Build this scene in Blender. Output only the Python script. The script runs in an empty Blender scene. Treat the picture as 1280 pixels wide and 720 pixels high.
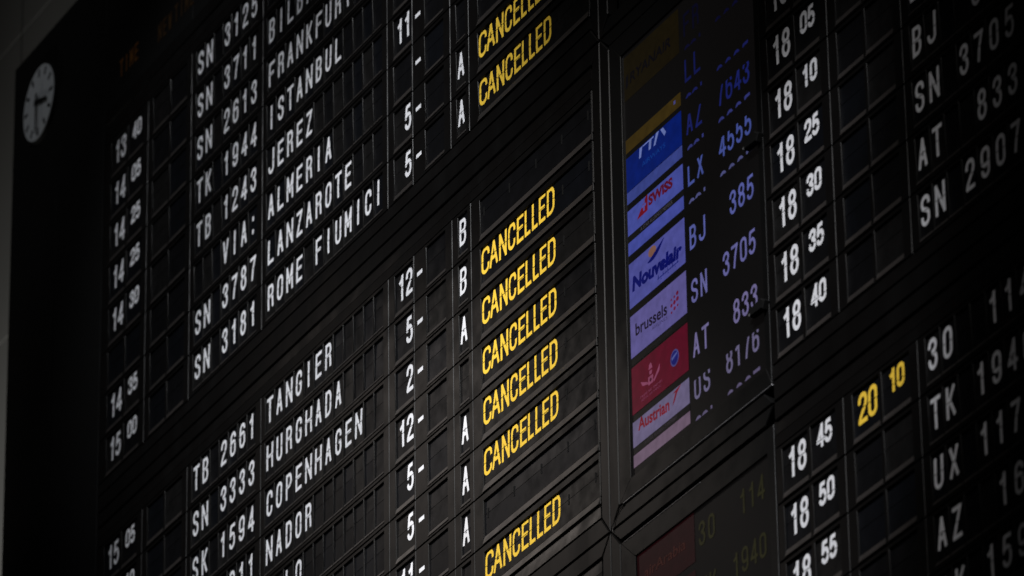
import bpy, bmesh, math, random
from mathutils import Vector, Matrix
from mathutils.geometry import delaunay_2d_cdt
random.seed(7)
S = bpy.context.scene
COL = S.collection
R = math.radians

# ------------------------------------------------------------------ units
# the board is laid out on its own grid: X = letter pitches, Y = row pitches (down)
RS = 0.20            # metres per row
XS = 0.20 * 0.45545  # metres per letter pitch

# ------------------------------------------------------------------ camera
cam = bpy.data.cameras.new("camera")
cam.sensor_width = 36.0
cam.lens = 7140.1 / 1280 * 36.0
cam.clip_end = 400
co = bpy.data.objects.new("camera", cam)
COL.objects.link(co)
CAM = Vector((19.32189844, -8.30989557, -11.25431205))
rot = Matrix(((0.44427211, 0.39667844, 0.80328607), (0.89578567, -0.1828819, -0.40512004), (-0.0137959, 0.89955568, -0.43658819)))
co.matrix_world = Matrix.Translation(CAM) @ rot.to_4x4()
cam.dof.use_dof = True
cam.dof.focus_distance = 20.4
cam.dof.aperture_fstop = 3.3
S.camera = co
S.render.resolution_x = 1280
S.render.resolution_y = 720

# ------------------------------------------------------------------ world and exposure
w = bpy.data.worlds.new("World")
S.world = w
w.use_nodes = True
w.node_tree.nodes['Background'].inputs[0].default_value = (0.9, 0.85, 0.8, 1)
w.node_tree.nodes['Background'].inputs[1].default_value = 0.004
S.view_settings.view_transform = 'Standard'
S.view_settings.look = 'None'
S.view_settings.exposure = 0
S.view_settings.gamma = 1
S.view_settings.use_curve_mapping = False

def P(X, Y, d=0.0):
    return Vector((X * XS, -d, -Y * RS))

def spot(name, loc, target, size, energy, color, radius=0.25, blend=1.0):
    l = bpy.data.lights.new(name, 'SPOT')
    l.energy = energy
    l.color = color
    l.spot_size = R(size)
    l.spot_blend = blend
    l.shadow_soft_size = radius
    o = bpy.data.objects.new(name, l)
    COL.objects.link(o)
    o.location = loc
    o.rotation_euler = (Vector(target) - Vector(loc)).to_track_quat('-Z', 'Y').to_euler()
    return o

# added unseen spots, aimed so the board fades from its middle outwards
spot("falloff_spot", (11.5, -9.5, 5.5), (3.8, 0, -4.6), 16.4, 3700, (1.0, 0.97, 0.94))
spot("falloff_spot", (8.0, -9.5, 5.5), (1.33, 0, -2.1), 16.0, 9000, (0.97, 0.98, 1.0))
spot("falloff_spot", (13.5, -9.0, 5.5), (2.8, 0, -2.93), 8.8, 16500, (1.0, 0.975, 0.95))
spot("falloff_spot", (4.0, -9.5, 5.5), (-0.17, 0, -0.73), 13.2, 2500, (0.95, 0.97, 1.0))
spot("falloff_spot", (14.5, -8.5, 5.0), (4.89, 0, -4.04), 5.5, 8200, (0.95, 0.96, 1.0), 0.1)
spot("falloff_spot", (14.8, -8.5, 5.0), (4.7, 0, -3.05), 4.8, 8600, (0.95, 0.96, 1.0), 0.1)
spot("clock_fill", (4.0, -9.5, 5.5), P(-20, -3.2), 12.0, 480, (0.97, 0.98, 1.0))  # added unseen light that lifts the clock dial
spot("wall_fill", (-5.2, -1.2, -3.2), (-3.7, 0.6, -1.15), 68, 160, (1.0, 0.98, 0.92), 0.15)  # added unseen light that brightens the wall beside the board
spot("sheen_spot", (-9.5, -6.0, 5.2), (2.65, 0, -3.4), 8.0, 540, (1.0, 0.88, 0.80), 0.3)  # added unseen light, gives plates and ledges a sheen near the middle

# ------------------------------------------------------------------ materials
def mat(name, color, rough=0.5, spec=0.5, metal=0.0, noise=0.0, nscale=30.0, bump=0.0, bscale=400.0, emit=None, estr=1.0, streak=False):
    m = bpy.data.materials.new(name)
    m.use_nodes = True
    nt = m.node_tree
    b = nt.nodes['Principled BSDF']
    b.inputs['Base Color'].default_value = (*color, 1)
    b.inputs['Roughness'].default_value = rough
    b.inputs['Specular IOR Level'].default_value = spec
    b.inputs['Metallic'].default_value = metal
    tc = nt.nodes.new('ShaderNodeTexCoord')
    geo = nt.nodes.new('ShaderNodeNewGeometry')
    if noise:
        n = nt.nodes.new('ShaderNodeTexNoise')
        n.inputs['Scale'].default_value = nscale
        n.inputs['Detail'].default_value = 6
        src = geo.outputs['Position']
        if streak:
            mp = nt.nodes.new('ShaderNodeMapping')
            mp.inputs['Scale'].default_value = (1.0, 1.0, 0.15)
            nt.links.new(src, mp.inputs[0])
            src = mp.outputs[0]
        nt.links.new(src, n.inputs['Vector'])
        r = nt.nodes.new('ShaderNodeMapRange')
        r.inputs['From Min'].default_value = 0.3
        r.inputs['From Max'].default_value = 0.7
        r.inputs['To Min'].default_value = 1 - noise
        r.inputs['To Max'].default_value = 1 + noise
        nt.links.new(n.outputs['Fac'], r.inputs['Value'])
        mx = nt.nodes.new('ShaderNodeVectorMath')
        mx.operation = 'SCALE'
        mx.inputs[0].default_value = color
        nt.links.new(r.outputs[0], mx.inputs['Scale'])
        nt.links.new(mx.outputs[0], b.inputs['Base Color'])
        r2 = nt.nodes.new('ShaderNodeMapRange')
        r2.inputs['From Min'].default_value = 0.3
        r2.inputs['From Max'].default_value = 0.7
        r2.inputs['To Min'].default_value = min(1, rough + 0.12)
        r2.inputs['To Max'].default_value = max(0.05, rough - 0.1)
        nt.links.new(n.outputs['Fac'], r2.inputs['Value'])
        nt.links.new(r2.outputs[0], b.inputs['Roughness'])
    if bump:
        n = nt.nodes.new('ShaderNodeTexNoise')
        n.inputs['Scale'].default_value = bscale
        n.inputs['Detail'].default_value = 3
        nt.links.new(geo.outputs['Position'], n.inputs['Vector'])
        bp = nt.nodes.new('ShaderNodeBump')
        bp.inputs['Strength'].default_value = bump
        bp.inputs['Distance'].default_value = 0.001
        nt.links.new(n.outputs['Fac'], bp.inputs['Height'])
        nt.links.new(bp.outputs[0], b.inputs['Normal'])
    if emit:
        b.inputs['Emission Color'].default_value = (*emit, 1)
        b.inputs['Emission Strength'].default_value = estr
    return m

def lin(*c):
    return tuple(((v / 255) / 12.92 if v / 255 <= 0.04045 else ((v / 255 + 0.055) / 1.055) ** 2.4) for v in c)

M = {}
M['plate'] = mat('housing_paint', (0.0030, 0.0026, 0.0025), 0.44, 0.24, noise=0.3, nscale=9, bump=0.1, bscale=500)
M['lip'] = mat('housing_paint_lit', (0.025, 0.0215, 0.020), 0.45, 0.45, noise=0.35, nscale=11)  # housing paint lightened on the ledges, imitating light caught from above
M['frame'] = mat('frame_aluminium', (0.0030, 0.0027, 0.0026), 0.44, 0.22, noise=0.22, nscale=7, streak=True)
M['flap'] = mat('flap_plastic', (0.0042, 0.0042, 0.0048), 0.44, 0.10, noise=0.35, nscale=14)
M['flap2'] = mat('flap_plastic_worn', (0.0065, 0.0062, 0.0062), 0.46, 0.14, noise=0.4, nscale=18)
M['flap3'] = mat('flap_plastic_blue', (0.0038, 0.0042, 0.0055), 0.42, 0.10, noise=0.3, nscale=12)
M['dark'] = mat('black_interior', (0.004, 0.004, 0.004), 0.8, 0.2, noise=0.2)
M['black'] = mat('black_panel', (0.0035, 0.0035, 0.0035), 0.75, 0.15, noise=0.25, nscale=3)
M['white'] = mat('white_print', (0.78, 0.785, 0.82), 0.6, 0.2, noise=0.06, nscale=25)
M['yellow'] = mat('yellow_print', (0.93, 0.61, 0.06), 0.6, 0.2, noise=0.06, nscale=25)
M['bezel'] = mat('screen_bezel', (0.004, 0.004, 0.004), 0.4, 0.2, noise=0.2, nscale=8)
M['glass'] = mat('screen_black', (0.003, 0.003, 0.003), 0.3, 0.1, emit=lin(9, 8, 8), estr=1.0)
M['wall'] = mat('wall_panel_grey', (0.42, 0.42, 0.41), 0.7, 0.3, noise=0.06, nscale=2, bump=0.1)
M['dial'] = mat('clock_dial', (0.52, 0.55, 0.58), 0.5, 0.3, noise=0.04)
M['ink'] = mat('clock_black', (0.01, 0.01, 0.01), 0.5, 0.3)
M['led'] = mat('led_amber', (0.01, 0.005, 0.0), 0.5, 0.2, emit=lin(27, 14, 3), estr=1.0)
_em = {}
def emi(r, g, b):
    k = (r, g, b)
    if k not in _em:
        m = bpy.data.materials.new('screen_pixels')
        m.use_nodes = True
        nt = m.node_tree
        bs = nt.nodes['Principled BSDF']
        bs.inputs['Base Color'].default_value = (0.004, 0.004, 0.004, 1)
        bs.inputs['Roughness'].default_value = 0.35
        bs.inputs['Specular IOR Level'].default_value = 0.08
        c = lin(r, g, b)
        # fine LCD grain: the pixels differ slightly in output
        geo = nt.nodes.new('ShaderNodeNewGeometry')
        n = nt.nodes.new('ShaderNodeTexNoise')
        n.inputs['Scale'].default_value = 25
        n.inputs['Detail'].default_value = 5
        nt.links.new(geo.outputs['Position'], n.inputs['Vector'])
        mr = nt.nodes.new('ShaderNodeMapRange')
        mr.inputs['From Min'].default_value = 0.3
        mr.inputs['From Max'].default_value = 0.7
        mr.inputs['To Min'].default_value = 0.84
        mr.inputs['To Max'].default_value = 1.16
        nt.links.new(n.outputs['Fac'], mr.inputs['Value'])
        bs.inputs['Emission Color'].default_value = (*c, 1)
        nt.links.new(mr.outputs[0], bs.inputs['Emission Strength'])
        _em[k] = m
    return _em[k]

# ------------------------------------------------------------------ object helpers
def link(name, me, parent=None):
    o = bpy.data.objects.new(name, me)
    COL.objects.link(o)
    if parent:
        o.parent = parent
    return o

def tag(o, label=None, cat=None, group=None, kind=None):
    if label: o['label'] = label
    if cat: o['category'] = cat
    if group: o['group'] = group
    if kind: o['kind'] = kind
    return o

def empty(name, loc):
    o = bpy.data.objects.new(name, None)
    COL.objects.link(o)
    o.location = loc
    o.empty_display_size = 0.05
    return o

class MB:
    def __init__(s):
        s.v = []; s.f = []; s.m = []
    def add(s, vs, fs, mi=0):
        n = len(s.v)
        s.v += [tuple(v) for v in vs]
        s.f += [tuple(n + i for i in f) for f in fs]
        s.m += [mi] * len(fs)
        return s
    def box(s, x0, x1, y0, y1, z0, z1, mi=0):
        vs = [(x, y, z) for x in (x0, x1) for y in (y0, y1) for z in (z0, z1)]
        return s.add(vs, [(0, 1, 3, 2), (4, 6, 7, 5), (0, 4, 5, 1), (2, 3, 7, 6), (0, 2, 6, 4), (1, 5, 7, 3)], mi)
    def prism(s, poly, yb, yf, ch=0.002, mi=0):
        # poly: convex, counter-clockwise in (x, z) seen from -y; front at yf (smaller y) with a chamfer
        n = len(poly)
        ins = []
        for i in range(n):
            a = Vector(poly[i - 1]); b = Vector(poly[i]); c = Vector(poly[(i + 1) % n])
            e1 = (b - a).normalized(); e2 = (c - b).normalized()
            n1 = Vector((-e1.y, e1.x)); n2 = Vector((-e2.y, e2.x))
            k = (n1 + n2) / max(0.2, 1 + n1.dot(n2))
            ins.append(b + k * ch)
        vs = [(p[0], yb, p[1]) for p in poly] + [(p[0], yf + ch, p[1]) for p in poly] + [(p.x, yf, p.y) for p in ins]
        fs = [tuple(range(2 * n, 3 * n)), tuple(reversed(range(n)))]
        for i in range(n):
            j = (i + 1) % n
            fs.append((i, j, n + j, n + i))
            fs.append((n + i, n + j, 2 * n + j, 2 * n + i))
        return s.add(vs, fs, mi)
    def mesh(s, name, mats):
        me = bpy.data.meshes.new(name)
        me.from_pydata(s.v, [], s.f)
        for m in (mats if isinstance(mats, (list, tuple)) else [mats]):
            me.materials.append(m)
        if any(s.m):
            for p, i in zip(me.polygons, s.m):
                p.material_index = i
        me.update()
        return me
    def build(s, name, mats, parent=None):
        return link(name, s.mesh(name, mats), parent)

def rect(X0, X1, Y0, Y1):
    return [(X0 * XS, -Y1 * RS), (X1 * XS, -Y1 * RS), (X1 * XS, -Y0 * RS), (X0 * XS, -Y0 * RS)]

# ------------------------------------------------------------------ stroke font
def arc(cx, cy, rx, ry, a0, a1, n=9):
    return [(cx + rx * math.cos(R(a0 + (a1 - a0) * i / n)), cy + ry * math.sin(R(a0 + (a1 - a0) * i / n))) for i in range(n + 1)]
Q = 0.21
GL = {
 'A': [[(0, 0), (.5, 1.02), (1, 0)], [(.2, .32), (.8, .32)]],
 'B': [[(0, 0), (0, 1)], [(0, 1), (.55, 1)] + arc(.55, .765, .42, .235, 90, -90) + [(0, .53)], [(.55, .53)] + arc(.55, .265, .45, .265, 90, -90) + [(0, 0)]],
 'C': [[(1, .68)] + arc(.5, 1 - Q, .5, Q, 0, 180) + arc(.5, Q, .5, Q, 180, 360) + [(1, .32)]],
 'D': [[(0, 0), (0, 1)], [(0, 1), (.45, 1)] + arc(.45, .72, .55, .28, 90, 0) + arc(.45, .28, .55, .28, 0, -90) + [(0, 0)]],
 'E': [[(1, 1), (0, 1), (0, 0), (1, 0)], [(0, .53), (.88, .53)]],
 'F': [[(1, 1), (0, 1), (0, 0)], [(0, .51), (.85, .51)]],
 'G': [[(1, .70)] + arc(.5, 1 - Q, .5, Q, 0, 180) + arc(.5, Q, .5, Q, 180, 360) + [(1, .47), (.58, .47)]],
 'H': [[(0, 0), (0, 1)], [(1, 0), (1, 1)], [(0, .52), (1, .52)]],
 'I': [[(.5, 0), (.5, 1)]],
 'J': [[(1, 1)] + arc(.5, Q, .5, Q, 0, -180) + [(0, .30)]],
 'K': [[(0, 0), (0, 1)], [(1, 1), (0, .38)], [(.33, .58), (1, 0)]],
 'L': [[(0, 1), (0, 0), (1, 0)]],
 'M': [[(0, 0), (0, 1)], [(1, 0), (1, 1)], [(0, 1), (.5, .3), (1, 1)]],
 'N': [[(0, 0), (0, 1)], [(1, 0), (1, 1)], [(0, 1), (1, 0)]],
 'O': [arc(.5, 1 - Q, .5, Q, 0, 180) + arc(.5, Q, .5, Q, 180, 360) + [(1, 1 - Q)]],
 'P': [[(0, 0), (0, 1)], [(0, 1), (.55, 1)] + arc(.55, .74, .45, .26, 90, -90) + [(0, .48)]],
 'R': [[(0, 0), (0, 1)], [(0, 1), (.55, 1)] + arc(.55, .76, .44, .24, 90, -90) + [(0, .52)], [(.6, .52)] + arc(.6, .37, .36, .15, 90, 0, 5) + [(1, 0)]],
 'S': [[(1, .71)] + arc(.5, .80, .5, .20, 0, 180) + [(0, .74), (.06, .65), (.22, .575), (.5, .52), (.78, .465), (.95, .38), (1, .29)] + arc(.5, .21, .5, .21, 0, -180) + [(0, .30)]],
 'T': [[(-.05, 1), (1.05, 1)], [(.5, 1), (.5, 0)]],
 'U': [[(0, 1)] + arc(.5, Q, .5, Q, 180, 360) + [(1, 1)]],
 'V': [[(0, 1), (.5, -.02), (1, 1)]],
 'X': [[(0, 0), (1, 1)], [(0, 1), (1, 0)]],
 'Y': [[(0, 1), (.5, .45), (1, 1)], [(.5, .45), (.5, 0)]],
 'Z': [[(0, 1), (1, 1), (0, 0), (1, 0)]],
 '0': [arc(.5, 1 - Q, .5, Q, 0, 180) + arc(.5, Q, .5, Q, 180, 360) + [(1, 1 - Q)]],
 '1': [[(.62, 0), (.62, 1)], [(.62, 1), (.52, .86), (.12, .76)]],
 '2': [[(0, .68)] + arc(.5, 1 - Q, .5, Q, 180, 0) + [(1, .70), (.88, .54), (.3, .26), (.06, .10), (0, 0), (1, 0)]],
 '3': [[(.02, .73)] + arc(.5, .79, .48, .21, 180, -90) + [(.4, .55)], [(.4, .53)] + arc(.5, .265, .5, .265, 90, -180) + [(0, .30)]],
 '4': [[(.78, 0), (.78, 1), (-.02, .26), (1.08, .26)]],
 '5': [[(.93, 1), (.16, 1), (.04, .50)] + [(.2, .60)] + arc(.5, .32, .5, .32, 105, -90, 12)[1:] + arc(.5, .20, .5, .20, -90, -180)],
 '6': [[(.95, .76)] + arc(.5, 1 - Q, .48, Q, 10, 180) + arc(.5, Q, .5, Q, 180, 360) + arc(.5, .41, .5, .21, 0, 180)],
 '7': [[(0, 1), (1, 1), (.58, .5), (.36, 0)]],
 '8': [arc(.5, .775, .44, .225, 90, 450, 18), arc(.5, .275, .5, .275, 90, 450, 18)],
 '9': [[(.05, .24)] + arc(.5, Q, .48, Q, 190, 360) + arc(.5, 1 - Q, .5, Q, 0, 180) + arc(.5, .59, .5, .21, 180, 360)],
 ':': [[(.5, .1), (.5, .16)], [(.5, .72), (.5, .78)]],
 '-': [[(.05, .5), (.95, .5)]],
}
def clip(poly, axis, val, keep_above):
    out = []
    n = len(poly)
    for i in range(n):
        a = poly[i]; b = poly[(i + 1) % n]
        da = a[axis] - val; db = b[axis] - val
        if not keep_above: da = -da; db = -db
        if da >= 0: out.append(a)
        if (da > 0 and db < 0) or (da < 0 and db > 0):
            t = da / (da - db)
            out.append((a[0] + t * (b[0] - a[0]), a[1] + t * (b[1] - a[1])))
    return out

def strokes(ch, w_, h_, t):
    """convex pieces of one glyph, origin at its lower left corner"""
    pcs = []
    aw, ah = w_ - t, h_ - t
    for pl in GL[ch]:
        pts = [(t / 2 + x * aw, t / 2 + y * ah) for x, y in pl]
        pts = [p for i, p in enumerate(pts) if i == 0 or (abs(p[0] - pts[i - 1][0]) + abs(p[1] - pts[i - 1][1])) > 1e-5]
        n = len(pts)
        closed = abs(pts[0][0] - pts[-1][0]) + abs(pts[0][1] - pts[-1][1]) < 1e-5
        for i in range(n - 1):
            a = Vector(pts[i]); b = Vector(pts[i + 1])
            e = (b - a).normalized(); nn = Vector((-e.y, e.x)) * t / 2
            ortho = abs(e.x) < 0.02 or abs(e.y) < 0.02
            ea = eb = 0
            if n <= 6 or (b - a).length > 2 * t:
                if i == 0 and not closed: ea = t / 2 if ortho else t * 0.3
                if i == n - 2 and not closed: eb = t / 2 if ortho else t * 0.3
                if ortho and n <= 6:
                    ea = eb = t / 2
            a2 = a - e * ea; b2 = b + e * eb
            pcs.append([tuple(a2 - nn), tuple(b2 - nn), tuple(b2 + nn), tuple(a2 + nn)])
        for i in range(n if closed else n):
            if not closed and i in (0, n - 1): continue
            k = 10
            pcs.append([(pts[i][0] + t / 2 * math.cos(2 * math.pi * j / k + .31), pts[i][1] + t / 2 * math.sin(2 * math.pi * j / k + .31)) for j in range(k)])
    res = []
    for p in pcs:
        p = clip(clip(p, 1, 0, True), 1, h_, False)
        if len(p) >= 3: res.append(p)
    return res

def union_mesh(name, polys, y, material):
    """joined outline of overlapping convex pieces as one flat printed sheet at depth y"""
    vs = []; fs = []
    for p in polys:
        n = len(vs)
        vs += [Vector(q) for q in p]
        fs.append(list(range(n, n + len(p))))
    if not fs: return None
    r = delaunay_2d_cdt(vs, [], fs, 0, 1e-6)
    me = bpy.data.meshes.new(name)
    me.from_pydata([(v.x, y, v.y) for v in r[0]], [], [tuple(f) for f, o_ in zip(r[2], r[5]) if o_])
    me.materials.append(material)
    me.update()
    return me

def word_polys(text, x0, adv, w_, h_, t, yc, widths=None):
    """text centred vertically at yc; x0 = centre of the first glyph"""
    out = []
    for i, ch in enumerate(text):
        if ch == ' ': continue
        ww = w_
        cx = x0 + (adv[i] if isinstance(adv, (list, tuple)) else adv * i)
        if widths: ww = widths[i]
        for p in strokes(ch, ww, h_, t):
            out.append([(q[0] + cx - ww / 2, q[1] + yc - h_ / 2) for q in p])
    return out

# ------------------------------------------------------------------ frame culling
rT = rot.transposed()
def seen(X, Y, m=70):
    v = rT @ (P(X, Y) - CAM)
    px = 640 + 7140.1 * v.x / -v.z
    py = 360 - 7140.1 * v.y / -v.z
    return -m < px < 1280 + m and -m < py < 720 + m
def seen_rect(x0, x1, y0, y1, m=70):
    return any(seen(x0 + (x1 - x0) * i / 4, y0 + (y1 - y0) * j / 3, m) for i in range(5) for j in range(4))

# ================================================================== STRUCTURE
# hall wall behind the board
wall = empty('hall_wall', (-2.0, 1.2, -2.0))
tag(wall, kind='structure', label='plain grey hall wall of large panels behind the board')
wall.location = (0, 0, 0)
seamz = 0.45
for i in range(-3, 1):
    for j in range(-4, 3):
        x0 = -1.2 + i * 2.4; z0 = seamz + j * 1.6
        MB().prism([(x0, z0), (x0 + 2.392, z0), (x0 + 2.392, z0 + 1.592), (x0, z0 + 1.592)], 0.66, 0.60, 0.003).build('wall_panel', M['wall'], wall)
MB().box(-9, 2, 0.665, 0.70, -9, 5).build('wall_backing', M['dark'], wall)

GP = 9.468                      # rows from one bay to the next
DF = 0.006                      # housing front stands this far before the flaps
SX = DF * 2.0 / XS; SY = DF * 1.08 / RS

board = empty('departure_board', P(8, 24))
tag(board, 'huge dark split-flap departure board with framed bays of recessed rows', 'departure board')
bm_inv = -board.location
def bpart(mb, name, mats):
    o = mb.build(name, mats, board)
    o.location = bm_inv
    return o

# black cabinet: back panel, plain side field on the left, header field above
bpart(MB().box(-23.2 * XS, 86 * XS, 0.05, 0.40, -27 * RS, 4.93 * RS), 'back_panel', M['black'])
for (a, b, c, d) in [(-23.3, -17.4, -4.95, 27), (-17.35, -11.45, -4.95, 27)]:
    bpart(MB().prism(rect(a, b, c, d), 0.049, -0.004, 0.003), 'side_panel', M['black'])
for a, b in [(-11.4, -0.95), (-0.9, 19.8), (19.85, 39.0), (39.1, 51.6), (51.7, 86)]:
    bpart(MB().prism(rect(a, b, -4.95, -0.95), 0.049, -0.004, 0.003), 'header_panel', M['black'])

def housing(x0, x1, y0, y1, holes, slope=0.10, dr=0.009, mname='plate'):
    """one pressed housing plate with windows: chamfered edges, sloping lower lip"""
    c = 0.0012
    sxx = SX; syy = SY
    X0 = (x0 + sxx) * XS; X1 = (x1 + sxx) * XS
    Z1 = -(y0 + syy) * RS; Z0 = -(y1 + syy) * RS
    hs = []
    for (a, b, t, bo) in holes:
        hs.append(((a + sxx) * XS, (b + sxx) * XS, -(bo + syy) * RS, -(t + syy) * RS))
    mb = MB()
    xs = sorted(set([X0, X1] + [v for h in hs for v in (h[0] - c, h[1] + c)]))
    sl = slope * RS + (dr - DF) * 1.08
    zs = sorted(set([Z0, Z1] + [v for h in hs for v in (h[2] - sl, h[3] + c)]))
    xs = [x for x in xs if X0 - 1e-9 <= x <= X1 + 1e-9]
    idx = {}
    def vid(x, y, z):
        k = (round(x, 6), round(y, 6), round(z, 6))
        if k not in idx:
            idx[k] = len(mb.v); mb.v.append((x, y, z))
        return idx[k]
    def quad(a, b, c_, d):
        mb.f.append(tuple(vid(*p) for p in (a, b, c_, d))); mb.m.append(0)
    def inhole(x, z):
        return any(h[0] - c < x < h[1] + c and h[2] - sl < z < h[3] + c for h in hs)
    e = 0.0015
    xx = [X0 + e] + xs[1:-1] + [X1 - e]
    zz = [Z0 + e] + zs[1:-1] + [Z1 - e]
    for i in range(len(xx) - 1):
        for j in range(len(zz) - 1):
            if inhole((xx[i] + xx[i + 1]) / 2, (zz[j] + zz[j + 1]) / 2): continue
            quad((xx[i], -DF, zz[j]), (xx[i + 1], -DF, zz[j]), (xx[i + 1], -DF, zz[j + 1]), (xx[i], -DF, zz[j + 1]))
    # outer chamfer and side walls
    o = [(X0, Z0), (X1, Z0), (X1, Z1), (X0, Z1)]
    q = [(X0 + e, Z0 + e), (X1 - e, Z0 + e), (X1 - e, Z1 - e), (X0 + e, Z1 - e)]
    for i in range(4):
        j = (i + 1) % 4
        quad((o[i][0], -DF + e, o[i][1]), (o[j][0], -DF + e, o[j][1]), (q[j][0], -DF, q[j][1]), (q[i][0], -DF, q[i][1]))
        quad((o[i][0], 0.03, o[i][1]), (o[j][0], 0.03, o[j][1]), (o[j][0], -DF + e, o[j][1]), (o[i][0], -DF + e, o[i][1]))
    bk = 0.012
    for a, b, zb, zt in hs:
        # front ring, chamfer ring
        F = [(a - c, zb - sl), (b + c, zb - sl), (b + c, zt + c), (a - c, zt + c)]
        G = [(a, zb), (b, zb), (b, zt), (a, zt)]
        yg = [-DF + 0.75 * DF, -DF + 0.75 * DF, -DF + c, -DF + c]
        Gs = [(a, 0.25 * -DF, zb), (b, 0.25 * -DF, zb), (b, -DF + c, zt), (a, -DF + c, zt)]
        K0 = (F[0][0], -dr, F[0][1]); K1 = (F[1][0], -dr, F[1][1])                      # sloping lip ends in a ridge
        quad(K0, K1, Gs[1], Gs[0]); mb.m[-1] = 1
        quad((F[0][0], -DF, F[0][1]), (F[1][0], -DF, F[1][1]), K1, K0)
        for P_, K_, G_ in (((F[0][0], -DF, F[0][1]), K0, Gs[0]), ((F[1][0], -DF, F[1][1]), K1, Gs[1])):
            mb.f.append((vid(*P_), vid(*K_), vid(*G_))); mb.m.append(0)
        quad((F[1][0], -DF, F[1][1]), (F[2][0], -DF, F[2][1]), Gs[2], Gs[1])
        quad((F[2][0], -DF, F[2][1]), (F[3][0], -DF, F[3][1]), Gs[3], Gs[2])
        quad((F[3][0], -DF, F[3][1]), (F[0][0], -DF, F[0][1]), Gs[0], Gs[3])
        B = [(a, bk, zb), (b, bk, zb), (b, bk, zt), (a, bk, zt)]
        for i in range(4):
            j = (i + 1) % 4
            quad(Gs[i], Gs[j], B[j], B[i])
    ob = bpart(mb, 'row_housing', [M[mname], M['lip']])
    me = ob.data
    bmm = bmesh.new(); bmm.from_mesh(me)
    bmesh.ops.recalc_face_normals(bmm, faces=bmm.faces)
    bmm.to_mesh(me); bmm.free()
    return ob

# window columns (left board, grid units as seen on the flap plane)
WT, WB = -0.365, 0.40          # top and bottom of the letter windows, relative to row centre
COLS = {
 'hour': (-10.55, -8.72), 'minute': (-8.50, -6.72), 'rhour': (-5.52, -3.68), 'rminute': (-3.50, -1.60),
 'gate': (20.46, 22.20), 'suffix': (23.47, 25.27), 'terminal': (26.44, 27.30), 'remark': (28.44, 38.22)}
def cells(x0, n):
    return [(x0 + i - 0.52, x0 + i + 0.41) for i in range(n)]
SECT = [  # x0, x1, windows, slope, top, bottom
 (-11.40, -6.12, [COLS['hour'], COLS['minute']], .10, WT, WB),
 (-6.09, -1.03, [COLS['rhour'], COLS['rminute']], .10, WT, WB),
 (-1.00, 6.97, cells(0, 7), .055, WT, WB),
 (7.00, 19.86, cells(7.93, 12), .055, WT, WB),
 (19.89, 22.30, [COLS['gate']], .10, WT, WB),
 (22.33, 25.90, [COLS['suffix']], .075, WT, WB),
 (25.93, 27.62, [COLS['terminal']], .06, WT, WB),
 (27.65, 38.30, [COLS['remark']], .125, -0.31, 0.385)]
PB = 62.69
SECT_R = [
 (51.72, 56.55, [(COLS['hour'][0] + PB, COLS['hour'][1] + PB), (COLS['minute'][0] + PB, COLS['minute'][1] + PB)], .10, WT, WB),
 (56.58, 61.66, [(COLS['rhour'][0] + PB, COLS['rhour'][1] + PB), (COLS['rminute'][0] + PB, COLS['rminute'][1] + PB)], .10, WT, WB),
 (61.69, 69.66, cells(PB, 7), .055, WT, WB),
 (69.69, 76.0, cells(70.62, 5), .055, WT, WB)]
for g in range(3):
    for r in range(8):
        yc = g * GP + r
        for sc in SECT + SECT_R:
            x0, x1, wins, sl, wt, wb = sc
            if not seen_rect(x0, x1, yc - .5, yc + .55, 300): continue
            housing(x0, x1, yc - 0.435, yc + 0.54, [(a, b, yc + wt, yc + wb) for a, b in wins], sl, 0.0105 if sl > .11 else 0.0085)

# bay frames: mitred members with a joint in the middle of every gap
def member(pts, name='frame_member', m='frame', yf=-0.009, ch=0.003, yb=0.03):
    d = -yf
    sx = d * 2.0; sz = d * 1.08
    mb = MB().prism([(x * XS + sx, -y * RS - sz) for x, y in pts], yb, yf, ch)
    return bpart(mb, name, M[m])
def rampstrip(x0, x1, y0, y1, d0, d1, m='plate', name='trim_strip'):
    """flat strip whose front tilts from depth d0 (upper edge) to d1 (lower edge)"""
    a = d0 * 2.0; b = d1 * 2.0
    v = [(x0 * XS + a, -d0, -y0 * RS - d0 * 1.08), (x1 * XS + a, -d0, -y0 * RS - d0 * 1.08),
         (x1 * XS + b, -d1, -y1 * RS - d1 * 1.08), (x0 * XS + b, -d1, -y1 * RS - d1 * 1.08),
         (x0 * XS + a, .03, -y0 * RS - d0 * 1.08), (x1 * XS + a, .03, -y0 * RS - d0 * 1.08),
         (x1 * XS + b, .03, -y1 * RS - d1 * 1.08), (x0 * XS + b, .03, -y1 * RS - d1 * 1.08)]
    mb = MB().add(v, [(0, 3, 2, 1), (0, 1, 5, 4), (1, 2, 6, 5), (2, 3, 7, 6), (3, 0, 4, 7)])
    return bpart(mb, name, M[m])

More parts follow.
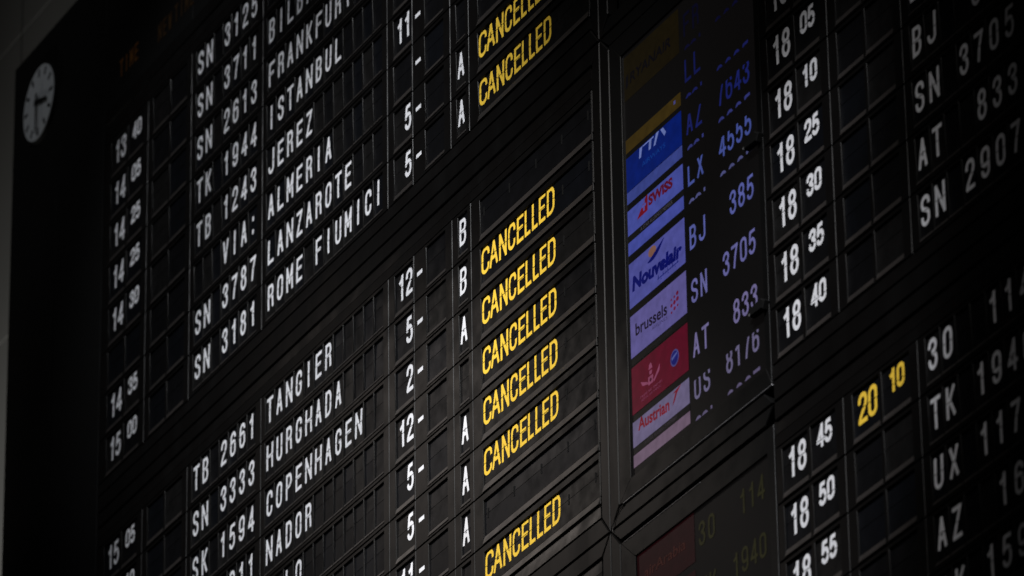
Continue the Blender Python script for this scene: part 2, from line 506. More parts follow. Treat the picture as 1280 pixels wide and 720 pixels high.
for g in range(-1, 3):
    jy = g * GP + 8.20            # joint between bays
    # left board bay
    for xa, xb in [(-11.4, 38.32), (51.72, 86)]:
        if g >= 0:
            rampstrip(xa, xb, jy - 0.64, jy - 0.40, 0.002, 0.008)
            member([(xa, jy - 0.015), (xb + (0.66 if xb < 50 else 0), jy - 0.015), (xb, jy - 0.37), (xa, jy - 0.37)])
        member([(xa, jy + 0.33), (xb, jy + 0.33), (xb + (0.66 if xb < 50 else 0), jy + 0.015), (xa, jy + 0.015)])
        rampstrip(xa, xb, jy + 0.36, jy + 0.60, 0.001, 0.004)
        rampstrip(xa, xb, jy + 0.61, jy + 0.815, 0.005, 0.003)
    # pillars between the flap bay and the screen bay
    y0, y1 = jy + 0.02, jy + GP - 0.02
    member([(38.40, y1 - 0.36), (39.03, y1), (39.03, y0), (38.40, y0 + 0.33)], 'pillar_half', yf=-0.009)
    member([(39.10, y1), (39.80, y1 - 0.36), (39.80, y0 + 0.33), (39.10, y0)], 'pillar_half', yf=-0.009)
    # thin bright edge strip beside the remark windows, one length per row
    if 0 <= g + 1 <= 2:
        for r in range(8):
            yc = (g + 1) * GP + r
            member([(38.29, yc + 0.40), (38.36, yc + 0.40), (38.36, yc - 0.42), (38.29, yc - 0.42)], 'edge_strip', 'plate', -0.007, 0.001)
    # screen bay: upper and lower rails
    if g >= 0:
        member([(39.12, jy - 0.015), (51.66, jy - 0.015), (51.0, jy - 0.29), (39.86, jy - 0.29)], yf=-0.007, m='bezel')
    member([(39.86, jy + 0.29), (51.0, jy + 0.29), (51.66, jy + 0.015), (39.12, jy + 0.015)], yf=-0.007, m='bezel')

pts = []
for i in range(13):
    u = i / 12
    pts.append((40.16 - 0.92 * math.sin(u * math.pi / 2), 17.36 + 0.34 * (1 - math.cos(u * math.pi / 2))))
mb = MB()
ring = []
for x, y in pts:
    c0 = Vector((x * XS + .020, -.0105, -y * RS - .0105))
    for k in range(6):
        a = k * math.pi / 3
        mb.v.append((c0.x + .0010 * math.cos(a), c0.y + .0010 * math.sin(a), c0.z + .0010 * math.sin(a + 1)))
for i in range(12):
    for k in range(6):
        mb.f.append((i * 6 + k, i * 6 + (k + 1) % 6, i * 6 + 6 + (k + 1) % 6, i * 6 + 6 + k)); mb.m.append(0)
bpart(mb, 'corner_trim', mat('worn_edge_metal', (0.16, 0.155, 0.15), 0.35, 0.5, metal=0.4, noise=0.4, nscale=40))

# ================================================================== FLAP DISPLAYS
_gm = {}
GAP = 0.0016
def half_mesh(key, polys, upper, material):
    k = (key, upper, material.name)
    if k not in _gm:
        ps = []
        for p in polys:
            q = clip(p, 1, GAP if upper else -GAP, upper)
            if len(q) >= 3 and (max(a[1] for a in q) - min(a[1] for a in q)) > 1e-5: ps.append(q)
        _gm[k] = union_mesh('print', ps, -0.0006, material)
    return _gm[k]
_fm = {}
def flap_mesh(w_, zt, upper, ticks, m):
    k = (round(w_, 4), round(zt, 4), upper, m)
    if k not in _fm:
        g = GAP * 0.8
        nx = 0.0035; nz = 0.014
        # flap outline with small notches at the hinge ends
        if upper:
            poly = [(-w_ / 2 + nx, g), (w_ / 2 - nx, g), (w_ / 2 - nx, nz), (w_ / 2, nz), (w_ / 2, zt), (-w_ / 2, zt), (-w_ / 2, nz), (-w_ / 2 + nx, nz)]
        else:
            poly = [(-w_ / 2, zt), (w_ / 2, zt), (w_ / 2, -nz), (w_ / 2 - nx, -nz), (w_ / 2 - nx, -g), (-w_ / 2 + nx, -g), (-w_ / 2 + nx, -nz), (-w_ / 2, -nz)]
        n = len(poly)
        vs = [(x, 0.0, z) for x, z in poly] + [(x, 0.0012, z) for x, z in poly]
        fs = [tuple(range(n)), tuple(reversed(range(n, 2 * n)))] + [(i, n + i, n + (i + 1) % n, (i + 1) % n) for i in range(n)]
        _fm[k] = MB().add(vs, fs).mesh('flap', M[m])
    return _fm[k]
CLIP = MB().box(-0.0032, 0.0032, -0.0016, 0.0008, -0.019, 0.019).mesh('hinge_clip', M['dark'])
_bm = {}
def display(name, label, group, x0, x1, yc, texts, wt=WT, wb=WB, ticks=None, cat='flap display', material='white', cellx=None):
    """texts: list (one per flap) of (key, polys) or None; cellx: list of flap centres and a flap width"""
    root = empty(name, P((x0 + x1) / 2, yc + wb, 0))
    tag(root, label, cat, group)
    ox, oz = root.location.x, root.location.z
    cz = -yc * RS
    hb = -(wb + 0.02) * RS; ht = -(wt - 0.07) * RS
    w_all = (x1 - x0 + 0.10) * XS
    k = (round(w_all, 4), round(hb, 4))
    if k not in _bm:
        _bm[k] = MB().box(-w_all / 2, w_all / 2, 0.013, 0.018, hb, ht).mesh('back_plate', M['dark'])
    b = link('back_plate', _bm[k], root)
    b.location = (SX * XS, 0, cz - oz)
    for i, (cx, cw) in enumerate(cellx):
        mk = random.choice(['flap', 'flap', 'flap2', 'flap3'])
        tu = R(random.uniform(0.3, 1.6)); tl = R(random.uniform(-1.0, 0.6))
        for upper in (True, False):
            fm = flap_mesh(cw * XS, ht if upper else hb, upper, None, mk)
            f = link('upper_flap' if upper else 'lower_flap', fm, root)
            f.location = (cx * XS - ox, 0.0004 if upper else 0.0, cz - oz)
            f.rotation_euler = (-tu if upper else -tl, 0, 0)
            for key, polys in ((texts[i] or []) if texts and i < len(texts) else []):
                gm = half_mesh(key, polys, upper, M[material])
                if gm:
                    link('printed_digit' if key[0].isdigit() else 'printed_letter', gm, f)
        if ticks:
            for tx in ticks:
                hcl = link('hinge_clip', CLIP, root)
                hcl.location = (tx * XS - ox, 0, cz - oz)
    return root

LW, LH, LT = 0.60 * XS, 0.54 * RS, 0.0147
def single(ch):
    if ch == ' ': return None
    ww = LW * (1.12 if ch in 'MNWH' else 1.0)
    return [(ch + '_cell', word_polys(ch, 0.0, 0, ww, LH, LT, 0.0))]
def pair(s, centres, wc, hh=LH, t=0.0162, dy=0.0, ww=0.62):
    ps = []
    for ch, c in zip(s, centres):
        if ch != ' ':
            ps.append(('%s_%.3f_%.3f' % (ch, c - wc, hh), word_polys(ch, (c - wc) * XS, 0, ww * XS, hh, t, -dy * RS)))
    return ps or None
canc_l = [(28.57, 29.28), (29.29, 30.04), (30.15, 30.83), (30.96, 31.60), (31.74, 32.32), (32.43, 32.92), (33.07, 33.56), (33.68, 34.24), (34.38, 35.04)]

ROWS = {}
def row(g, r, hour='', minute='', code='', num='', dest='', gate='', term='', remark='', rh='', rm='', side=0, rd=''):
    ROWS[(side, g, r)] = dict(hour=hour, minute=minute, code=code, num=num, dest=dest, gate=gate, term=term, remark=remark, rh=rh, rm=rm, rd=rd)
row(0, 0, '13', '40', 'SN', '3125', rd='the topmost left row')
row(0, 1, '14', '05', 'SN', '3711', 'BILBAO', rd='the Bilbao row')
row(0, 2, '14', '25', 'SN', '2613', 'FRANKFURT', rd='the Frankfurt row')
row(0, 3, '14', '25', 'TK', '1944', 'ISTANBUL', rd='the Istanbul row')
row(0, 4, '14', '30', 'TB', '1243', 'JEREZ', '11', rd='the Jerez row')
row(0, 5, '', '', '', 'VIA:', 'ALMERIA', '', rd='the VIA: Almeria row')
row(0, 6, '14', '35', 'SN', '3787', 'LANZAROTE', ' 5', 'A', 'C', rd='the Lanzarote row')
row(0, 7, '15', '00', 'SN', '3181', 'ROME FIUMICI', ' 5', 'A', 'C', rd='the Rome Fiumici row')
row(1, 0, '15', '05', 'TB', '2661', 'TANGIER', '12', 'B', '', rd='the Tangier row')
row(1, 1, '15', '10', 'SN', '3333', 'HURGHADA', ' 5', 'B', 'C', rd='the Hurghada row')
row(1, 2, '15', '15', 'SK', '1594', 'COPENHAGEN', ' 2', 'A', 'C', rd='the Copenhagen row')
row(1, 3, '', '', 'TB', '2911', 'NADOR', '12', '', 'C', rd='the Nador row')
row(1, 4, '', '', '', '', 'OSLO', ' 5', 'A', 'C', rd='the row right under Nador')
row(1, 5, '', '', '', '', '', ' 5', 'A', 'C', rd='the second row under Nador')
row(1, 6, '', '', '', '', '', '11', 'A', '', rd='the third row under Nador')
row(1, 7, '', '', '', '', '', '', '', 'C', rd='the lowest remark row of the left board')
row(1, 1, '18', '00', side=1, rd="second row of the right board's upper block")
row(1, 2, '18', '05', side=1, rd="third row of the right board's upper block")
row(1, 3, '18', '10', 'LX', '4555', side=1, rd="fourth row of the right board's upper block")
row(1, 4, '18', '25', 'BJ', ' 385', side=1, rd="fifth row of the right board's upper block")
row(1, 5, '18', '30', 'SN', '3705', side=1, rd="sixth row of the right board's upper block")
row(1, 6, '18', '35', 'AT', ' 833', side=1, rd="seventh row of the right board's upper block")
row(1, 7, '18', '40', 'SN', '2907', side=1, rd="eighth row of the right board's upper block")
row(2, 0, '18', '45', '30', ' 114', rh='20', rm='10', side=1, rd="first row of the right board's lower block")
row(2, 1, '18', '50', 'TK', '1940', side=1, rd="second row of the right board's lower block")
row(2, 2, '18', '55', 'UX', '117 ', side=1, rd="third row of the right board's lower block")
row(2, 3, '', '', 'AZ', ' 16 ', side=1, rd="fourth row of the right board's lower block")
row(2, 4, '', '', 'SK', '1594', side=1, rd="fifth row of the right board's lower block")

def put(name, label, group, a, b, yc, texts, cellx, **kw):
    wt = kw.get('wt', WT); wb = kw.get('wb', WB)
    if not seen_rect(a, b, yc + wt, yc + wb, 60): return None
    return display(name, label, group, a, b, yc, texts, cellx=cellx, **kw)

for (side, g, r), d in ROWS.items():
    yc = g * GP + r
    B = PB * side
    bn = 'right' if side else 'left'
    rd = d['rd']
    def win(key):
        a, b = COLS[key]
        return a + B, b + B, [((a + b) / 2 + B + SX * 0.6, b - a + 0.34)]
    a, b, cx = win('hour'); wc = cx[0][0] - B
    t = pair(d['hour'], (-9.79, -9.09), wc) if d['hour'] else None
    put('hour_display', ('white hour digits %s in %s' % (d['hour'], rd)) if t else 'blank black hour flaps in %s' % rd, 'hour flap displays of the %s board' % bn, a, b, yc, [t], cx)
    a, b, cx = win('minute'); wc = cx[0][0] - B
    t = pair(d['minute'], (-7.765, -7.20), wc, 0.41 * RS, 0.0152, -0.075, 0.53) if d['minute'] else None
    put('minute_display', ('small white minutes %s in %s' % (d['minute'], rd)) if t else 'blank black minute flaps in %s' % rd, 'minute flap displays of the %s board' % bn, a, b, yc, [t], cx)
    a, b, cx = win('rhour'); wc = cx[0][0] - B
    t = pair(d['rh'], (-4.79, -4.10), wc) if d['rh'] else None
    put('hour_display', ('yellow new-time hour digits %s in %s' % (d['rh'], rd)) if t else 'blank new-time hour flaps in %s' % rd, 'new-time hour displays of the %s board' % bn, a, b, yc, [t], cx, material='yellow')
    a, b, cx = win('rminute'); wc = cx[0][0] - B
    t = pair(d['rm'], (-2.70, -2.17), wc, 0.41 * RS, 0.0152, -0.075, 0.53) if d['rm'] else None
    put('minute_display', ('small yellow new-time minute digits %s in %s' % (d['rm'], rd)) if t else 'blank new-time minute flaps in %s' % rd, 'new-time minute displays of the %s board' % bn, a, b, yc, [t], cx, material='yellow')
    # letter cells
    def cellrow(x0, n):
        return [(x0 + i + SX * 0.35, 0.94) for i in range(n)]
    def shifted(ch):
        s = single(ch)
        if not s: return None
        dx = -SX * 0.35 * XS
        s = s[0]
        return [(s[0], [[(q[0] + dx, q[1]) for q in p] for p in s[1]])]
    code = (d['code'] + '   ')[:3]; num = (d['num'] + '    ')[:4]; dest = (d['dest'] + ' ' * 12)[:12]
    put('airline_code_display', ('white airline code %s in %s' % (d['code'], rd)) if d['code'] else 'blank airline code cells in %s' % rd,
        'airline code displays of the %s board' % bn, B - .52, B + 2.41, yc, [shifted(c) for c in code], cellrow(B, 3))
    put('flight_number_display', ('white flight number %s in %s' % (d['num'].strip(), rd)) if d['num'].strip() else 'blank flight number cells in %s' % rd,
        'flight number displays of the %s board' % bn, B + 2.48, B + 6.41, yc, [shifted(c) for c in num], cellrow(B + 3, 4))
    if side: continue
    put('destination_display', ('destination cells with white letters %s on black flaps' % d['dest']) if d['dest'] else 'blank black destination cells in %s' % rd,
        'destination displays', 7.41, 19.34, yc, [shifted(c) for c in dest], cellrow(7.93, 12))
    a, b, cx = win('gate'); wc = cx[0][0]
    t = pair(d['gate'], (21.14, 21.86), wc) if d['gate'] else None
    put('gate_display', ('white counter digits %s on a black flap in %s' % (d['gate'].strip(), rd)) if t else 'blank counter flap in %s' % rd, 'counter number displays', a, b, yc, [t], cx)
    a, b, cx = win('suffix')
    put('blank_display', 'blank flap right of the dash in %s' % rd, 'blank flaps right of the dashes', a, b, yc, [None], cx)
    a, b, cx = win('terminal'); wc = cx[0][0]
    t = None
    if d['term']: t = [('t' + d['term'], word_polys(d['term'], (26.90 - wc) * XS, 0, LW, LH, LT, 0))]
    put('pier_letter_display', ('narrow flap with white pier letter %s in %s' % (d['term'], rd)) if t else 'narrow blank pier letter flap in %s' % rd, 'pier letter displays', a, b, yc, [t], cx)
    a, b, cx = win('remark'); wc = cx[0][0]
    t = None
    if d['remark']:
        ps = []
        for ch, (l, rr) in zip('CANCELLED', canc_l):
            ps.append(('R%s%.2f' % (ch, l), word_polys(ch, ((l + rr) / 2 - wc) * XS, 0, (rr - l) * XS, 0.54 * RS, 0.0144, 0)))
        t = ps
    put('remark_display', ('wide black flap with yellow word CANCELLED in %s' % rd) if t else 'wide blank remark flap in %s' % rd, 'remark flap displays', a, b, yc, [t], cx, wt=-0.31, wb=0.385, material='yellow',
        ticks=[28.86, 31.15, 33.5, 35.75, 38.0])

# white dashes painted on the housing between the two counter flaps
dash = MB().add([(-.245 * XS, 0, -.008), (.245 * XS, 0, -.008), (.245 * XS, 0, .008), (-.245 * XS, 0, .008)], [(0, 1, 2, 3)]).mesh('dash', M['white'])
for g in (0, 1):
    for r in range(8):
        if seen(22.88, g * GP + r, 30):
            o = link('painted_dash', dash, board)
            o.location = P(22.88 + SX, g * GP + r + SY + 0.03, DF + 0.0008) + bm_inv

# ================================================================== SCREENS
def text_mesh(s, x0, x1, yb, hcap, shear=0.0, bold=0.0, d=0.0012, slant=0.0, fit=True):
    """flat print: built-in type, set between x0 and x1 (grid units), baseline yb, cap height hcap (rows)"""
    cu = bpy.data.curves.new('type', 'FONT')
    cu.body = s
    cu.shear = shear
    cu.offset = bold
    cu.resolution_u = 3
    ob = bpy.data.objects.new('type', cu)
    COL.objects.link(ob)
    dg = bpy.context.evaluated_depsgraph_get()
    me = bpy.data.meshes.new_from_object(ob.evaluated_get(dg))
    bpy.data.objects.remove(ob)
    xs = [v.co.x for v in me.vertices]
    a, b = min(xs), max(xs)
    cap = 0.729
    for v in me.vertices:
        u = (v.co.x - a) / (b - a)
        X = x0 + (x1 - x0) * u
        Y = yb + slant * u - v.co.y / cap * hcap
        v.co = P(X, Y, d)
    me.materials.clear()
    return me

def scr_poly(pts, d, m, name, parent):
    inv = -parent.matrix_world.translation if False else -parent.location
    mb = MB().add([P(x, y, d) + inv for x, y in pts], [tuple(range(len(pts)))])
    o = mb.build(name, m, parent)
    return o

class Screen:
    def __init__(s, root, dy=0.0):
        s.root = root; s.inv = -root.location
    def tile(s, x0, x1, y0, y1, m, name='airline_tile', d=0.0012):
        mb = MB().add([P(x0, y1, d), P(x1, y1, d), P(x1, y0, d), P(x0, y0, d)], [(0, 1, 2, 3)])
        o = mb.build(name, m, s.root); o.location = s.inv
        o.location = s.inv
        return o
    def shape(s, parent, polys, m, name='emblem', d=0.0020):
        mb = MB()
        for i, pl in enumerate(polys):
            mb.add([P(x, y, d + 0.00004 * i) for x, y in pl], [tuple(range(len(pl)))])
        o = mb.build(name, m, parent)
        if parent is s.root: o.location = s.inv
        return o
    def text(s, parent, st, x0, x1, yb, h, m, name='lettering', shear=0.0, bold=0.0, slant=0.0, d=0.0020):
        me = text_mesh(st, x0, x1, yb, h, shear, bold, d, slant)
        me.materials.append(m)
        o = link(name, me, parent)
        if parent is s.root: o.location = s.inv
        return o
    def glyphs(s, st, x0, adv, yc, m, h=0.44, wd=0.50, t=0.0115, lo=0.0, hi=1.0, name='screen_text', d=0.0012):
        """stroke letters; lo..hi = the part of the letter height that the screen shows"""
        ps = []
        hh = h * RS
        for p in word_polys(st, 0, adv * XS, wd * XS, hh, t, 0):
            q = clip(clip(p, 1, -hh / 2 + lo * hh, True), 1, -hh / 2 + hi * hh, False)
            if len(q) >= 3: ps.append(q)
        me = union_mesh(name, ps, 0, m)
        o = link(name, me, s.root)
        o.location = P(x0, yc, d) + s.inv
        return o

def bezel_frame(root, X0, X1, Y0, Y1, ix0, ix1, iy0, iy1, df=0.010):
    inv = -root.location
    def mem(pts, yf, ch, m='bezel', name='bezel_side'):
        mb = MB().prism([(x * XS - yf * 2.0, -y * RS + yf * 1.08) for x, y in pts], 0.012, yf, ch)
        o = mb.build(name, M[m], root); o.location = inv
    mem([(X0, Y1), (X1, Y1), (ix1, iy1), (ix0, iy1)], -df * .8, 0.0012)
    mem([(ix0, iy0), (ix1, iy0), (X1, Y0), (X0, Y0)], -df * .8, 0.0012)
    mem([(X0, Y1), (ix0, iy1), (ix0, iy0), (X0, Y0)], -df * .8, 0.0012)
    mem([(ix1, iy1), (X1, Y1), (X1, Y0), (ix1, iy0)], -df * .8, 0.0012)

# --- upper screen
s1 = empty('upper_screen', P(45.7, 17.31))
tag(s1, 'upright lit screen of airline logos and flight numbers between the two boards', 'screen')
bezel_frame(s1, 39.88, 51.62, 8.50, 17.31, 40.78, 51.25, 8.90, 16.98)
o = MB().box(40.7 * XS, 51.4 * XS, 0.0, 0.02, -17.05 * RS, -8.8 * RS).build('display_panel', M['glass'], s1); o.location = -s1.location
# bright lip along the lower edge
o = MB().prism([(x * XS + .018, -y * RS - .0095) for x, y in [(40.1, 17.335), (51.62, 17.335), (51.62, 17.318), (40.1, 17.318)]], 0.0, -0.0095, 0.0008).build('metal_lip', mat('bare_edge', (0.42, 0.42, 0.44), 0.32, 0.5, metal=0.7, noise=0.35, nscale=25), s1); o.location = -s1.location
LIP = o.data.materials[0]
A = Screen(s1)
TL, TR = 41.08, 45.55
t = A.tile(TL, TR, 9.02, 9.88, emi(18, 13, 3))
A.text(t, 'RYANAIR', 41.55, 44.9, 9.60, 0.20, emi(5, 4, 8), bold=0.02, shear=0.15)
A.shape(t, [[(41.25, 9.42), (41.45, 9.40), (41.4, 9.62), (41.2, 9.66)]], emi(8, 7, 12))
A.tile(TL, TR, 10.64, 10.90, emi(50, 38, 9))
A.shape(s1, [[(45.0, 10.71), (45.15, 10.71), (45.15, 10.78), (45.0, 10.78)]], emi(60, 60, 110))
t = A.tile(TL, TR, 11.00, 11.655, emi(2, 22, 92))
W = emi(96, 110, 165)
A.shape(t, [[(42.20, 11.02), (42.42, 11.02), (42.30, 11.21), (42.14, 11.21)], [(42.45, 11.02), (43.35, 11.02), (43.35, 11.045), (42.45, 11.045)], [(42.98, 11.045), (43.18, 11.045), (43.10, 11.21), (42.92, 11.21)],
            [(43.55, 11.01), (43.78, 11.01), (43.48, 11.22), (43.32, 11.22)], [(43.90, 11.02), (44.12, 11.02), (44.34, 11.15), (44.20, 11.20)]], W)
A.text(t, 'AIRWAYS', 42.35, 44.25, 11.42, 0.095, emi(10, 50, 120), slant=0.0)
A.tile(TL, TR, 11.665, 11.89, emi(50, 60, 122))
t = A.tile(TL, TR, 12.02, 12.50, emi(62, 70, 142))
red = emi(78, 8, 30)
A.text(t, 'SWISS', 42.80, 44.74, 12.25, 0.185, red, bold=0.05, slant=0.03)
A.shape(t, [[(42.62, 12.02), (42.74, 12.02), (42.72, 12.32), (41.85, 12.33), (42.05, 12.25)]], emi(98, 10, 26))
A.shape(t, [[(42.42, 12.08), (42.52, 12.08), (42.48, 12.27), (42.38, 12.27)], [(42.30, 12.15), (42.62, 12.15), (42.60, 12.195), (42.28, 12.195)]], emi(70, 74, 145), d=0.0026)
b_ = A.tile(TL, TR, 12.51, 12.62, emi(14, 13, 14), 'dark_bar')
A.text(b_, 'A STAR ALLIANCE MEMBER', 42.1, 44.7, 12.60, 0.075, emi(60, 58, 66))
A.tile(TL, TR, 12.63, 12.88, emi(60, 68, 142))
t = A.tile(TL, TR, 13.04, 13.89, emi(70, 72, 138))
navy = emi(3, 8, 84)
A.text(t, 'Nouvelair', 41.32, 45.32, 13.59, 0.26, navy, shear=0.12, bold=0.055, slant=0.11)
sw = []
for i in range(10):
    u = i / 9
    x = 42.62 + 1.35 * u
    sw.append((x, 13.32 + 0.055 * math.sin(math.pi * u) - 0.23 * u ** 1.7))
sw2 = [(x - 0.04, y - 0.105 * math.sin(math.pi * min(1, (i + .4) / 9.4))) for i, (x, y) in enumerate(sw)]
A.shape(t, [[sw[i], sw[i + 1], sw2[i + 1], sw2[i]] for i in range(9)], navy)
A.shape(t, [[(42.98 + 0.32 * math.cos(k * math.pi / 7), 13.16 + 0.095 * math.sin(k * math.pi / 7)) for k in range(14)]], emi(112, 78, 66), d=0.0017)
ar = []
for i in range(9):       # small cursive line under the name
    x = 43.35 + i * 0.19
    y = 13.76 - 0.012 * i * 0
    ar.append([(x, y), (x + 0.17, y - 0.012), (x + 0.16, y + 0.018), (x, y + 0.024)])
    if i % 2 == 0: ar.append([(x + 0.05, y - 0.05), (x + 0.10, y - 0.055), (x + 0.08, y + 0.01), (x + 0.03, y + 0.012)])
    if i % 3 == 1: ar.append([(x + 0.06, y + 0.045), (x + 0.12, y + 0.043), (x + 0.12, y + 0.062), (x + 0.06, y + 0.064)])
A.shape(t, ar, emi(20, 26, 96), 'small_script')
t = A.tile(TL, TR, 14.04, 14.83, emi(84, 78, 132))
A.text(t, 'brussels', 41.50, 44.02, 14.47, 0.235, emi(20, 12, 32), bold=0.02, slant=0.08)
A.text(t, 'AIRLINES', 42.78, 44.02, 14.625, 0.07, emi(52, 46, 82), slant=0.02)
dots = [(44.38, 14.36, .5), (44.38, 14.47, .8), (44.38, 14.60, .55), (44.62, 14.35, .6), (44.62, 14.455, .95), (44.62, 14.565, .85), (44.86, 14.325, .9), (44.86, 14.43, 1.0), (44.86, 14.55, .55)]
A.shape(t, [[(x + 0.115 * q * math.cos(k * math.pi / 4), y + 0.043 * q * math.sin(k * math.pi / 4)) for k in range(8)] for x, y, q in dots], emi(92, 14, 44))
b_ = A.tile(TL, TR, 14.86, 14.98, emi(13, 12, 11), 'dark_bar')
A.text(b_, 'A STAR ALLIANCE MEMBER', 42.2, 44.4, 14.935, 0.05, emi(30, 28, 30))
t = A.tile(TL, TR, 15.01, 15.89, emi(76, 3, 26))
cr = emi(118, 58, 84)
crest = [[(42.45, 15.30), (42.75, 15.30), (42.70, 15.22), (42.60, 15.18), (42.50, 15.22)],
         [(42.50, 15.33), (42.72, 15.33), (42.70, 15.40), (42.52, 15.40)],
         [(41.80, 15.40), (42.35, 15.50), (42.40, 15.55), (41.95, 15.50)], [(42.82, 15.55), (43.36, 15.34), (43.30, 15.46), (42.86, 15.59)],
         [(42.40, 15.43), (42.80, 15.43), (42.80, 15.58), (42.40, 15.58)]]
A.shape(t, crest, cr, 'crest')
A.shape(t, [[(42.6 + .09 * math.cos(k * math.pi / 5), 15.505 + .035 * math.sin(k * math.pi / 5)) for k in range(10)]], emi(60, 6, 30), d=0.0027)
A.text(t, 'royal air maroc', 41.75, 43.50, 15.70, 0.055, emi(112, 56, 82))
A.text(t, 'ROYAL AIR MAROC', 41.85, 43.40, 15.775, 0.045, emi(104, 50, 76))
A.shape(t, [[(44.50 + .33 * math.cos(k * math.pi / 9), 15.465 + .155 * math.sin(k * math.pi / 9)) for k in range(18)]], emi(60, 60, 112), 'globe', d=0.0016)
A.shape(t, [[(44.50 + .27 * math.cos(k * math.pi / 9), 15.465 + .125 * math.sin(k * math.pi / 9)) for k in range(18)]], emi(18, 20, 92), 'globe', d=0.0021)
A.shape(t, [[(44.28, 15.44), (44.72, 15.38), (44.70, 15.42), (44.30, 15.49)]], emi(70, 78, 130), 'globe', d=0.0026)
t = A.tile(TL, TR, 16.03, 16.50, emi(94, 86, 116))
au = emi(104, 12, 28)
A.text(t, 'Austrian', 41.52, 44.0, 16.25, 0.23, au, bold=0.03, slant=0.08)
A.shape(t, [[(44.25, 16.095), (44.95, 16.03), (44.60, 16.14), (44.42, 16.25), (44.22, 16.31), (44.50, 16.10)]], emi(104, 12, 30))
b_ = A.tile(TL, TR, 16.51, 16.63, emi(12, 11, 12), 'dark_bar')
A.text(b_, 'A STAR ALLIANCE MEMBER', 42.0, 44.55, 16.60, 0.075, emi(48, 42, 48))
A.tile(TL, TR, 16.64, 16.87, emi(98, 80, 98))
# codes and numbers; the page is caught between two refreshes, so some rows are cut
def line(code, num, n0, y, col, lo=0.0, hi=1.0):
    A.glyphs(code, 46.17, 0.72, y, col, lo=lo, hi=hi)
    A.glyphs(num, n0, 0.66, y, col, lo=lo, hi=hi)
line('FR', ' 942', 48.62, 9.45, emi(6, 6, 24), 0, 1)
A.glyphs('LL', 46.17, 0.72, 10.34, emi(14, 19, 66))
line('AZ', '7643', 48.62, 11.36, emi(21, 27, 86), 0.0, 0.86)
line('LX', '4555', 48.62, 12.33, emi(62, 74, 138), 0.0, 0.86)
line('BJ', ' 385', 48.62, 13.53, emi(80, 86, 148))
line('SN', '3705', 48.62, 14.54, emi(94, 93, 146))
line('AT', ' 833', 48.62, 15.54, emi(104, 97, 138))
line('OS', '8176', 48.62, 16.32, emi(96, 90, 120), 0.0, 0.84)
def slivers(y, col, n=4):
    A.glyphs('OSI', 46.17, 0.50, y, col, lo=.84, hi=1., name='cut_text')
    A.glyphs('2005'[:n], 48.62, 0.66, y, col, lo=.84, hi=1., name='cut_text')
for y, c in [(10.08, (8, 8, 34)), (11.02, (20, 24, 74)), (12.01, (44, 48, 104)), (13.03, (72, 74, 118))]:
    slivers(y, emi(*c))
A.glyphs('OSI', 46.17, 0.50, 17.07, emi(84, 76, 104), lo=.86, hi=1.0, name='cut_text')
A.glyphs('2007', 48.62, 0.66, 17.07, emi(84, 76, 104), lo=.86, hi=1.0, name='cut_text')

# --- lower screen (dim)
s2 = empty('lower_screen', P(45.7, 26.8))
tag(s2, 'dim lower screen with a dark red logo tile, mostly cut off by the frame', 'screen')
bezel_frame(s2, 39.88, 51.62, 18.03, 26.8, 40.98, 51.10, 18.45, 26.4)
o = MB().box(40.7 * XS, 51.4 * XS, 0.0, 0.02, -26.5 * RS, -18.3 * RS).build('display_panel', M['glass'], s2); o.location = -s2.location
o = MB().prism([(x * XS + .018, -y * RS - .0095) for x, y in [(40.1, 18.052), (46.1, 18.052), (46.1, 18.040), (40.1, 18.040)]], 0.0, -0.0095, 0.0006).build('metal_lip', LIP, s2); o.location = -s2.location
A2 = Screen(s2)
t = A2.tile(TL, 45.60, 18.50, 19.38, emi(24, 4, 6))
A2.text(t, 'airArabia', 41.7, 44.9, 19.00, 0.20, emi(48, 22, 18), shear=0.1, slant=0.02)
yl = emi(31, 30, 13)
A2.glyphs('30', 46.17, 0.72, 18.97, yl); A2.glyphs(' 114', 48.62, 0.66, 18.97, yl)
t = A2.tile(TL, 45.60, 19.52, 20.40, emi(24, 4, 7))
A2.glyphs('TK', 46.17, 0.72, 19.98, yl); A2.glyphs('1940', 48.62, 0.66, 19.98, yl)

# small black catches on the screen's right edge
for i, yy in enumerate((12.83, 15.90)):
    c = empty('screen_catch', P(51.1, yy + .08, .012))
    tag(c, ['small black catch on the screen edge beside the 18 25 row', 'small black catch with a bright screw on the screen edge beside the 18 40 row'][i], 'catch', 'catches on the right edge of the screen')
    inv = -c.location
    px = P(51.25, yy, 0)
    mb = MB().prism([(px.x - .045, px.z - .016), (px.x + .04, px.z - .02), (px.x + .055, px.z + .004), (px.x + .03, px.z + .022), (px.x - .045, px.z + .016)], -.008, -.030, .004)
    o = mb.build('catch_body', M['black'], c); o.location = inv
    mb = MB().prism([(px.x - .062 + .010 * math.cos(k * math.pi / 4), px.z + .002 + .008 * math.sin(k * math.pi / 4)) for k in range(8)], -.008, -.020, .003)
    o = mb.build('screw', LIP, c); o.location = inv

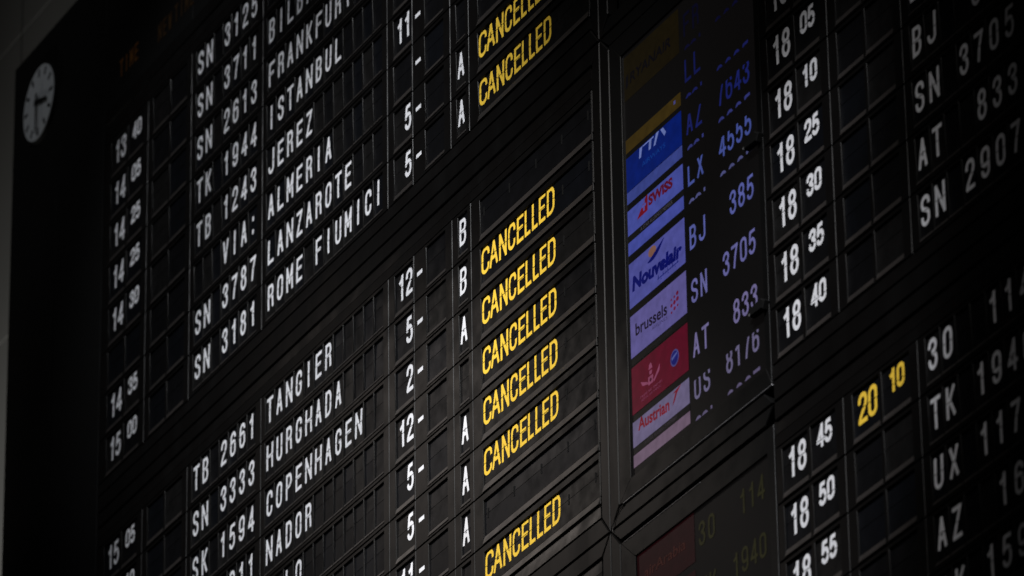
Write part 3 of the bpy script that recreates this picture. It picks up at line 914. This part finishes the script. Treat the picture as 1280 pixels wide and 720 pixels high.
# ================================================================== HEADER WORDS
h = empty('header_sign', P(-8.4, -1.7, 0.004))
tag(h, 'faint amber word TIME over the first time column', 'sign')
ps = word_polys('TIME', 0, 0.60 * XS, 0.42 * XS, 0.42 * RS, 0.011, 0)
o = link('lettering', union_mesh('lettering', ps, 0, M['led']), h); o.location = P(-9.35, -1.93, 0.006) - h.location
h = empty('header_sign', P(-3.8, -1.7, 0.004))
tag(h, 'faint amber words NEW TIME over the second time column', 'sign')
LED2 = mat('led_amber_dim', (0.01, 0.005, 0.0), 0.5, 0.2, emit=lin(17, 10, 5), estr=1.0)
GL['W'] = [[(0, 1), (.25, 0), (.5, .8), (.75, 0), (1, 1)]]
ps = word_polys('NEW', 0, 0.60 * XS, 0.42 * XS, 0.42 * RS, 0.011, 0)
o = link('lettering', union_mesh('lettering', ps, 0, LED2), h); o.location = P(-4.75, -1.78, 0.006) - h.location
ps = word_polys('TIME', 0, 0.60 * XS, 0.42 * XS, 0.42 * RS, 0.011, 0)
o = link('lettering', union_mesh('lettering', ps, 0, LED2), h); o.location = P(-2.80, -1.80, 0.006) - h.location

# ================================================================== CLOCK
cy = 0.022
ck = empty('wall_clock', P(-20.1, -3.40) + Vector((0.03, 0, 0)))
tag(ck, 'round white clock with black hands on the dark board corner', 'clock')
rad = 0.178
cpos = P(-20.1 + cy * 2.35 / XS, -3.40 + cy * 1.08 / RS, 0)
inv = cpos - ck.location
def disc(r, y0, y1, n=64, r2=None):
    r2 = r if r2 is None else r2
    vs = [(r * math.cos(2 * math.pi * i / n), y0, r * math.sin(2 * math.pi * i / n)) for i in range(n)] + [(r2 * math.cos(2 * math.pi * i / n), y1, r2 * math.sin(2 * math.pi * i / n)) for i in range(n)]
    fs = [tuple(range(n, 2 * n)), tuple(reversed(range(n)))] + [(i, (i + 1) % n, n + (i + 1) % n, n + i) for i in range(n)]
    return MB().add(vs, fs)
o = disc(rad + .012, -0.004, -cy + .003).build('clock_case', M['ink'], ck); o.location = inv
o = disc(rad, -cy + .004, -cy).build('dial', M['dial'], ck); o.location = inv; dial = o
hm = MB()
for k in range(60):
    a = math.radians(90 - k * 6)
    big = k % 5 == 0
    if not big: continue
    r0, r1, hw = (rad * .72, rad * .93, rad * .045)
    ca, sa = math.cos(a), math.sin(a)
    q = [(r0 * ca + hw * sa, r0 * sa - hw * ca), (r1 * ca + hw * sa, r1 * sa - hw * ca), (r1 * ca - hw * sa, r1 * sa + hw * ca), (r0 * ca - hw * sa, r0 * sa + hw * ca)]
    mk = MB().prism(q, -cy - .0002, -cy - .001, .0002).build('hour_mark', M['ink'], dial)
def hand(ang, l, hw0, hw1, tail, y):
    a = math.radians(90 - ang)
    ca, sa = math.cos(a), math.sin(a)
    q = [(-tail * ca + hw0 * sa, -tail * sa - hw0 * ca), (l * ca + hw1 * sa, l * sa - hw1 * ca), (l * ca - hw1 * sa, l * sa + hw1 * ca), (-tail * ca - hw0 * sa, -tail * sa + hw0 * ca)]
    return MB().prism(q, y + .001, y - .001, .0004)
o = hand(105, rad * .66, rad * .075, rad * .055, rad * .20, -cy - .008).build('hour_hand', M['ink'], ck); o.location = inv
o = hand(180, rad * .88, rad * .05, rad * .035, rad * .24, -cy - .013).build('minute_hand', M['ink'], ck); o.location = inv

# ------------------------------------------------------------------ render
S.render.engine = 'CYCLES'
S.cycles.use_denoising = True
